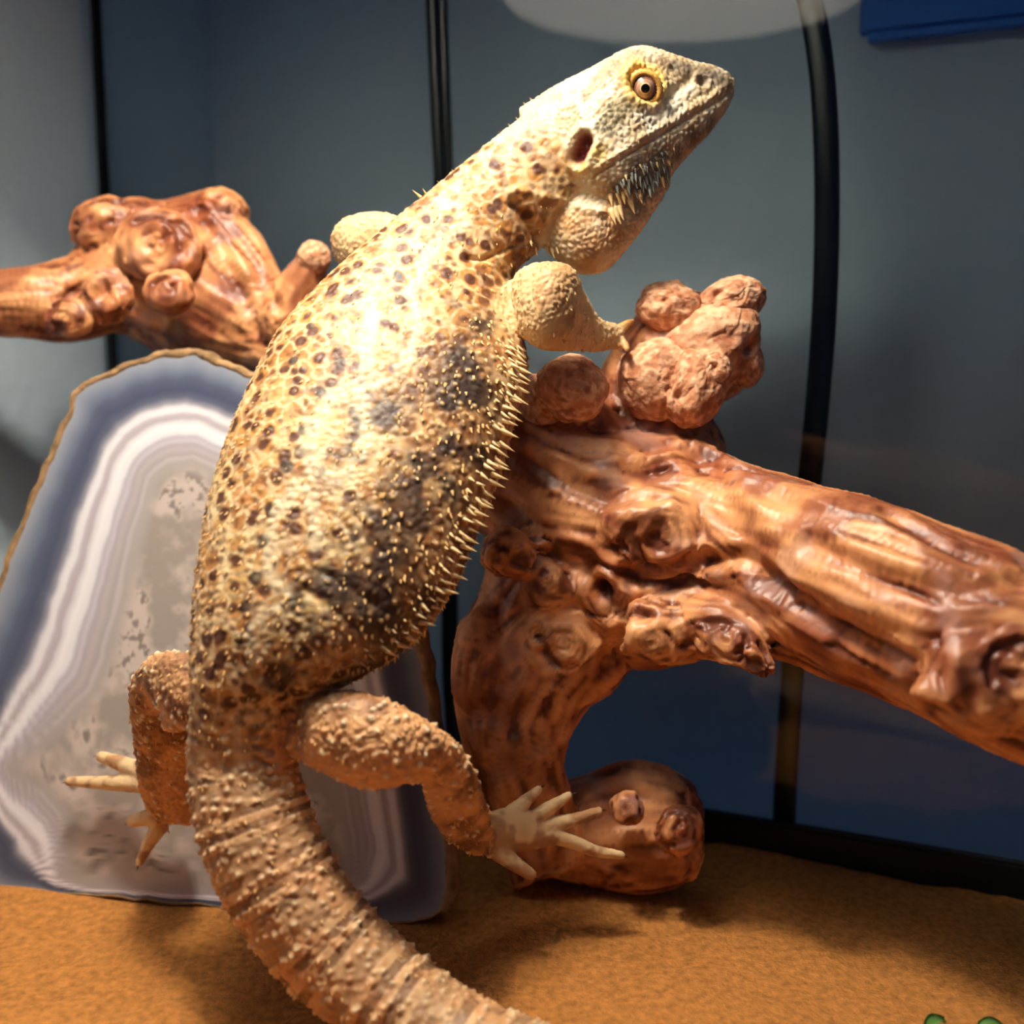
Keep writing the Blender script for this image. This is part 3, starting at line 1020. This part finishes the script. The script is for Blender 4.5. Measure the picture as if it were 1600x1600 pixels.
# pale rings along the back
for pl in ([(729, 343), (700, 372), (668, 390), (660, 420), (659, 437), (641, 451), (657, 476), (657, 518), (640, 556), (612, 590), (589, 597), (566, 582), (572, 545), (578, 511), (582, 450)],
           [(564, 584), (540, 600), (515, 618), (500, 640)], [(564, 602), (571, 654), (571, 700), (549, 731), (522, 745), (490, 738), (480, 700), (486, 660)],
           [(432, 792), (448, 766), (465, 755), (482, 770), (490, 805), (486, 840)], [(420, 826), (420, 870), (422, 903), (446, 922)], [(440, 940), (412, 960), (386, 973), (390, 1005), (392, 1036)]):
    q = line(pl, 11) + 3.2 * (n2 - .5) + 1.2 * (w1a - .45)
    C = mix(C, pale, np.exp(-np.maximum(q, 0) ** 3) * .6)
# tubercle tips
tip = sm(.34, .12, w1a) * (wid > .5)
C = mix(C, cream, tip * bodyw * np.clip(flank * .8 + lower * .75 + tailw * .6 + wLeg * .5, 0, .9))
# tail
tc = mix(np.tile(lin(214, 160, 112), (len(V), 1)), lin(232, 186, 136), sm(.4, .62, n2))
tc = mix(tc, brown * 1.2, (1 - whorl) * .8 * sm(.2, .5, n2) + .04)
tc = mix(tc, pale, sm(.42, .2, w1a) * (wid > .35) * (.1 + .9 * whorl) * .8)
C = mix(C, tc, tailw * isT * .9)
# legs
lg = mix(np.tile(lin(222, 166, 114), (len(V), 1)), brown * 1.6, sm(.44, .62, n1 * .5 + n2 * .5) * .75)
lg = mix(lg, pale, sm(.38, .2, w1a) * (wid > .5) * .9)
C = mix(C, lg, wLeg * (py > 900))
armc = mix(np.tile(lin(222, 188, 140), (len(V), 1)), tan, sm(.5, .66, n1) * .5)
C = mix(C, armc, wLeg * (py < 700) * .9)
ft = mix(np.tile(lin(232, 196, 146), (len(V), 1)), lin(176, 128, 88), sm(.45, .65, n2))
C = mix(C, ft, wToe * (py > 1000) * .95)
# head
hc = mix(np.tile(lin(222, 206, 176), (len(V), 1)), lin(190, 156, 106), sm(.42, .62, n2) * .6)
hc = mix(hc, lin(118, 95, 72), np.clip(blobw([(870, 146, 12), (950, 108, 20), (985, 92, 18), (1000, 80, 22), (1040, 92, 20), (1075, 100, 20), (1105, 106, 18), (1130, 118, 14), (960, 95, 18), (925, 118, 14), (890, 138, 10), (975, 120, 16)]), 0, 1) * .8)
hc = mix(hc, lin(110, 88, 66), sm(.5, .62, n2) * blobw([(940, 135, 26), (905, 150, 22), (960, 115, 20)]) * .9)

hc = mix(hc, lin(250, 216, 110), blobw([(845, 190, 16), (832, 225, 18), (840, 258, 16), (905, 265, 16), (930, 240, 14), (1000, 100, 10)]) * .65)
hc = mix(hc, lin(226, 217, 198), blobw([(1005, 178, 16), (1030, 172, 14), (1045, 182, 14), (1060, 170, 12), (1020, 190, 16), (1085, 135, 10)]) * .8)
hc = mix(hc, mix(lin(74, 66, 46), lin(150, 136, 100), sm(.3, .0, w2b - w2a)), sm(.25, .6, blobw([(962, 168, 17), (978, 158, 14), (946, 186, 17), (985, 168, 12), (966, 190, 13), (932, 200, 12), (1000, 166, 9), (948, 205, 12), (972, 178, 14)])) * .9)
hc = mix(hc, lin(84, 74, 64), blobw([(1120, 112, 16), (1135, 122, 14), (1102, 118, 18), (1080, 102, 14), (1060, 98, 14)]) * .8)
bd_ = np.clip(blobw([(1000, 265, 24), (1020, 270, 26), (1035, 250, 22), (990, 290, 24), (1010, 300, 26), (970, 300, 20), (1040, 280, 20), (1090, 222, 22), (1115, 200, 18), (1000, 330, 24), (1065, 245, 18)]), 0, 1)
hc = mix(hc, mix(lin(84, 80, 72), lin(112, 102, 84), wid2), bd_ * .85)
hc = mix(hc, lin(196, 138, 76), np.clip(blobw([(900, 350, 34), (930, 385, 34), (960, 370, 30), (880, 345, 26), (915, 410, 24), (960, 340, 24)]), 0, 1) * .8)
hc = mix(hc, lin(110, 88, 84), blobw([(910, 365, 16), (930, 395, 18), (940, 360, 16), (955, 400, 16)]) * .55 * sm(.4, .6, n2))
hc = mix(hc, pale, sm(.3, .15, w2a) * (wid2 > .6) * wTh * .7)
hc = mix(hc, lin(112, 40, 32), np.exp(-(dear / 1.3) ** 6))
hc = mix(hc, lin(240, 196, 96), np.exp(-((de - .0048) / .0022) ** 2) * .85)
C = mix(C, hc, wH)
V2 = V + NR * hgt[:, None]
setverts(me, V2); smooth_shade(me); setcol(me, C)
drag = empty('bearded_dragon', (P(560, 1606, .281)[0], P(560, 1606, .281)[1], 0))
tag(drag, 'yellow and brown bearded dragon lizard climbing the driftwood, head turned in profile', 'lizard')
mesh_obj('body', me, M_skin, drag)
V = V2
px, py, dd = proj(V)
NR = normals(me)

# eye
eye_c = EYE + FW * 0.0021
axis = CAM - EYE + RT * .02 - UP * .01; axis /= np.linalg.norm(axis)
e_u = np.cross(axis, UP); e_u /= np.linalg.norm(e_u); e_v = np.cross(e_u, axis)
ER = 0.0046
vv, ff, cc = [], [], []
angs = np.concatenate([np.linspace(0, 1.1, 40), np.linspace(1.2, 3.1, 10)])
for a in angs:
    r_ = ER * math.sin(a)
    bul = 0.0004 * math.exp(-(r_ / .0022) ** 2)
    for b in np.arange(40) / 40 * 2 * math.pi:
        vv.append(eye_c + axis * (ER * math.cos(a) + bul) + r_ * (math.cos(b) * e_u + math.sin(b) * e_v))
        rr = r_ / .0001667 if a < 1.6 else 99
        nzz = .9 + .2 * ((math.sin(b * 13) + math.sin(b * 29 + 1)) * .25 + .5)
        if rr < 7.5: c_ = lin(8, 7, 8)
        elif rr < 9.5: c_ = lin(205, 165, 120)
        elif rr < 15: c_ = lin(158, 122, 104) * nzz
        elif rr < 18: c_ = lin(112, 74, 58) * nzz
        elif rr < 21: c_ = lin(44, 28, 22)
        else: c_ = lin(180, 130, 70)
        cc.append(c_)
for i in range(len(angs) - 1):
    for b in range(40):
        ff.append((i * 40 + b, (i + 1) * 40 + b, (i + 1) * 40 + (b + 1) % 40, i * 40 + (b + 1) % 40))
em = bpy.data.meshes.new('eye'); em.from_pydata([tuple(v) for v in vv], [], ff); smooth_shade(em); setcol(em, np.array(cc))
M_eye = mat_attr('wet_eye', 0.06, None, 0.7)
mesh_obj('eye', em, M_eye, drag)
# eyelid rings: a fold and a row of bead scales
bm = bmesh.new(); rings = []
for b in np.arange(48) / 48 * 2 * math.pi:
    rad = e_u * math.cos(b) + e_v * math.sin(b)
    cc_ = eye_c + rad * (.0041 + .0003 * math.sin(b * 2)) + axis * (.0027)
    rings.append([bm.verts.new(cc_ + (.00105 + .00016 * math.cos(b * 24)) * (math.cos(t) * rad + math.sin(t) * axis * .9)) for t in np.arange(10) / 10 * 2 * math.pi])
for i in range(48):
    a, c = rings[i], rings[(i + 1) % 48]
    for k in range(10):
        bm.faces.new((a[k], a[(k + 1) % 10], c[(k + 1) % 10], c[k]))
M_lid = mat_plain('eyelid_skin', lin(214, 162, 82), 0.5, 0.4, (1800, .4, .0003), .15, 500)
from_bm('eyelid', bm, M_lid, drag, True)


# spines: one cone mesh shared
def cone_mesh(name, mat, m=7, bend=.18):
    bm = bmesh.new(); rings = []
    for z, r in ((-.15, .30), (.0, .28), (.3, .22), (.65, .11), (.9, .04)):
        rings.append([bm.verts.new((r * math.cos(a) + bend * z * z, r * math.sin(a), z)) for a in np.arange(m) / m * 2 * math.pi])
    tip = bm.verts.new((bend, 0, 1.0))
    for a, b in zip(rings[:-1], rings[1:]):
        for k in range(m): bm.faces.new((a[k], a[(k + 1) % m], b[(k + 1) % m], b[k]))
    for k in range(m): bm.faces.new((rings[-1][k], rings[-1][(k + 1) % m], tip))
    bm.faces.new(rings[0][::-1])
    me = bpy.data.meshes.new(name); bmesh.ops.recalc_face_normals(bm, faces=bm.faces); bm.to_mesh(me); bm.free(); smooth_shade(me)
    me.materials.append(mat)
    return me


CM = cone_mesh('spine', M_spike); CB = cone_mesh('beard_spine', M_beardspike, bend=.1); CC = cone_mesh('claw', M_claw, bend=.35)


def spike(name, cm, pos, direc, length, fat=1.0):
    z = Vector(direc).normalized()
    q = z.to_track_quat('Z', 'Y')
    o = bpy.data.objects.new(name, cm)
    COL.objects.link(o)
    o.parent = drag
    o.matrix_parent_inverse = Matrix.Translation(-drag.location)
    o.matrix_basis = Matrix.Translation(Vector(pos)) @ q.to_matrix().to_4x4() @ Matrix.Diagonal((length * fat, length * fat, length, 1))
    return o


PX = .000171
edge = L.axes[0][3]
n_st = (len(edge) - 1)
for row, (s0, s1, n, off, ln) in enumerate(((4.9, 11.3, 44, 0, 24), (5.1, 11.6, 40, 13, 19), (5.6, 11.8, 30, 26, 13))):
    for k in range(n):
        s = (s0 + (s1 - s0) * k / (n - 1)) * 6
        i = int(s); t = s - i
        A = edge[i][0] * (1 - t) + edge[min(i + 1, n_st)][0] * t
        B = edge[i][1] * (1 - t) + edge[min(i + 1, n_st)][1] * t
        o = (B - A) / np.linalg.norm(B - A)
        bp = proj(B[None])
        j = off + random.uniform(-3, 3)
        pos = S(float(bp[0][0]) - 7 - j, float(bp[1][0]) - j * .3, 6)
        dr = o * (1.0 - .25 * row) - FW * (.25 + .35 * row) - UP * random.uniform(.15, .6) + RT * random.uniform(-.1, .1)
        big_ = 1.0 - .45 * abs(k / n - .5) ** 2 * 4 * .6
        spike('lateral_spine', CM, pos, dr, ln * PX * random.uniform(.75, 1.2) * big_, .62)
# beard
beard = [(962, 318, 22), (972, 322, 30), (980, 320, 32), (988, 316, 26), (995, 312, 26), (1003, 308, 22), (1010, 302, 22), (1018, 298, 20), (968, 300, 20), (976, 303, 22),
         (985, 300, 24), (994, 296, 22), (1002, 291, 20), (1012, 286, 18), (1022, 282, 16), (1030, 276, 15), (958, 306, 16), (950, 326, 18), (940, 330, 14), (1028, 290, 16),
         (1036, 264, 13), (1044, 270, 13), (972, 284, 15), (984, 282, 16), (995, 277, 15), (1006, 272, 14), (1018, 268, 13), (1050, 256, 11), (1060, 248, 10), (1000, 322, 18), (1008, 316, 16),
         (1016, 310, 15), (990, 330, 18)]
beard = []
for r_ in range(5):
    for k in range(12):
        x = 956 + k * 8.2 + r_ * 2 + (r_ % 2) * 4 + random.uniform(-2, 2)
        y = 330 - k * 4.8 - r_ * 10.5 - (r_ % 2) * 3 + random.uniform(-2, 2) + (k < 3) * 2
        ln = (25, 23, 19, 15, 11)[r_] * (1.25 if r_ == 0 and k in (1, 2, 3) else 1) * (1 - .035 * k)
        beard.append((x, y, ln))
for x, y, ln in beard:
    p = S(x, y, 5)
    i = np.argmin(((V - p) ** 2).sum(1))
    dr = -UP * 1.0 + RT * random.uniform(.0, .28) + NR[i] * .22
    spike('beard_spine', CM if ((x < 988 and y > 305) or random.random() < .22) else CB, p, dr, ln * PX * random.uniform(.8, 1.05), .85)
for x, y, ln in [(842, 388, 16), (850, 393, 22), (858, 394, 22), (866, 392, 16), (834, 382, 12), (852, 380, 12)]:
    p = S(x, y, 5); spike('neck_spine', CM, p, -UP * .8 - FW * .5 + RT * .1, ln * PX, .5)
for x, y, ln, dx, dy in [(838, 166, 15, -.8, .9), (832, 172, 17, -.9, .6), (845, 164, 12, -.3, 1), (812, 190, 9, -.8, .7), (800, 200, 8, -.8, .7), (785, 212, 8, -.8, .7), (760, 232, 8, -.8, .7),
                         (742, 248, 8, -.8, .7), (662, 312, 20, -.9, .7), (668, 306, 12, -.6, .8), (690, 290, 9, -.7, .7), (712, 272, 9, -.7, .7), (727, 262, 8, -.7, .7), (640, 330, 9, -.7, .7),
                         (824, 182, 10, -.8, .7), (775, 222, 8, -.8, .7), (620, 345, 8, -.7, .7)]:
    p = P(x, y, .341 if y < 260 else .337); spike('nape_spine', CM, p, RT * dx + UP * dy - FW * .25, ln * PX * 1.3, .5)
# claws
for t in toesR + toesL:
    a, b = t[-2], t[-1]
    A, B = P(*a[:3]), P(*b[:3])
    dr = (B - A) / np.linalg.norm(B - A)
    spike('claw', CC, B + dr * b[3] * .5 * PX, dr - UP * .3, 13 * PX, .55)
# fine cones over back, flank, thigh and tail
bm = bmesh.new()
cand = np.where((NR @ FW < .15) & (wToe < .2) & (wH < .15) & ((flank > .15) | (py > 320)) & (py < 1590))[0]
cand = rng.permutation(cand)
taken = {}
cnt = 0
for i in cand:
    p = V[i]
    key = tuple((p / .0021).astype(int))
    if key in taken: continue
    taken[key] = 1
    if flank[i] < .15 and py[i] < 640 and random.random() < .5: continue
    if random.random() < (.70 if py[i] < 1050 else .84): continue
    n_ = NR[i]
    down = np.array([-.25, 0, -.95]) if py[i] < 1100 else np.array([.3, 0, -.9])
    d_ = n_ + down * 1.1
    d_ -= 0
    d_ /= np.linalg.norm(d_)
    ln = random.uniform(.0006, .0013) * (1.25 if flank[i] > .4 else 1)
    u = np.cross(d_, [.3, .9, .2]); u /= np.linalg.norm(u); w = np.cross(d_, u)
    r = ln * .42
    rg = [bm.verts.new(p - n_ * .0003 + r * (math.cos(a) * u + math.sin(a) * w)) for a in (0, 1.257, 2.513, 3.77, 5.027)]
    tp = bm.verts.new(p + d_ * ln)
    for k in range(5): bm.faces.new((rg[k], rg[(k + 1) % 5], tp))
    cnt += 1
M_tub = mat_plain('tubercle_keratin', lin(224, 178, 116), 0.5, 0.4, None, .3, 240)
from_bm('tubercles', bm, M_tub, drag)['kind'] = 'stuff'
print('tubercles', cnt, 'body verts', len(V))

# ------------------------------------------------------------------ shreds of salad on the sand
def shred(x, y, ln, wd, ang, lab):
    c = sand_pt(x, y, .003)
    bm = bmesh.new(); rows = []
    for t in np.linspace(0, 1, 9):
        hw = wd * math.sin(math.pi * (.08 + .87 * t)) ** .7
        q = c + np.array([math.cos(ang), math.sin(ang), 0]) * (t - .5) * ln + np.array([0, 0, .0012 * math.sin(t * 3)])
        sd = np.array([-math.sin(ang), math.cos(ang), 0])
        rows.append([bm.verts.new(q + sd * hw * s + np.array([0, 0, .0015 * abs(s)])) for s in (-1, -.5, 0, .5, 1)])
    for a, b in zip(rows[:-1], rows[1:]):
        for k in range(4): bm.faces.new((a[k], a[k + 1], b[k + 1], b[k]))
    bmesh.ops.solidify(bm, geom=bm.faces[:], thickness=.0006)
    o = from_bm('leaf_shred', bm, M_green, None, True)
    return tag(o, lab, 'leaf', 'leaf shreds on the sand')


shred(1462, 1606, .007, .002, .5, 'larger green leaf shred lying on the sand')
shred(1548, 1610, .006, .0018, -.2, 'smaller green leaf shred lying on the sand')
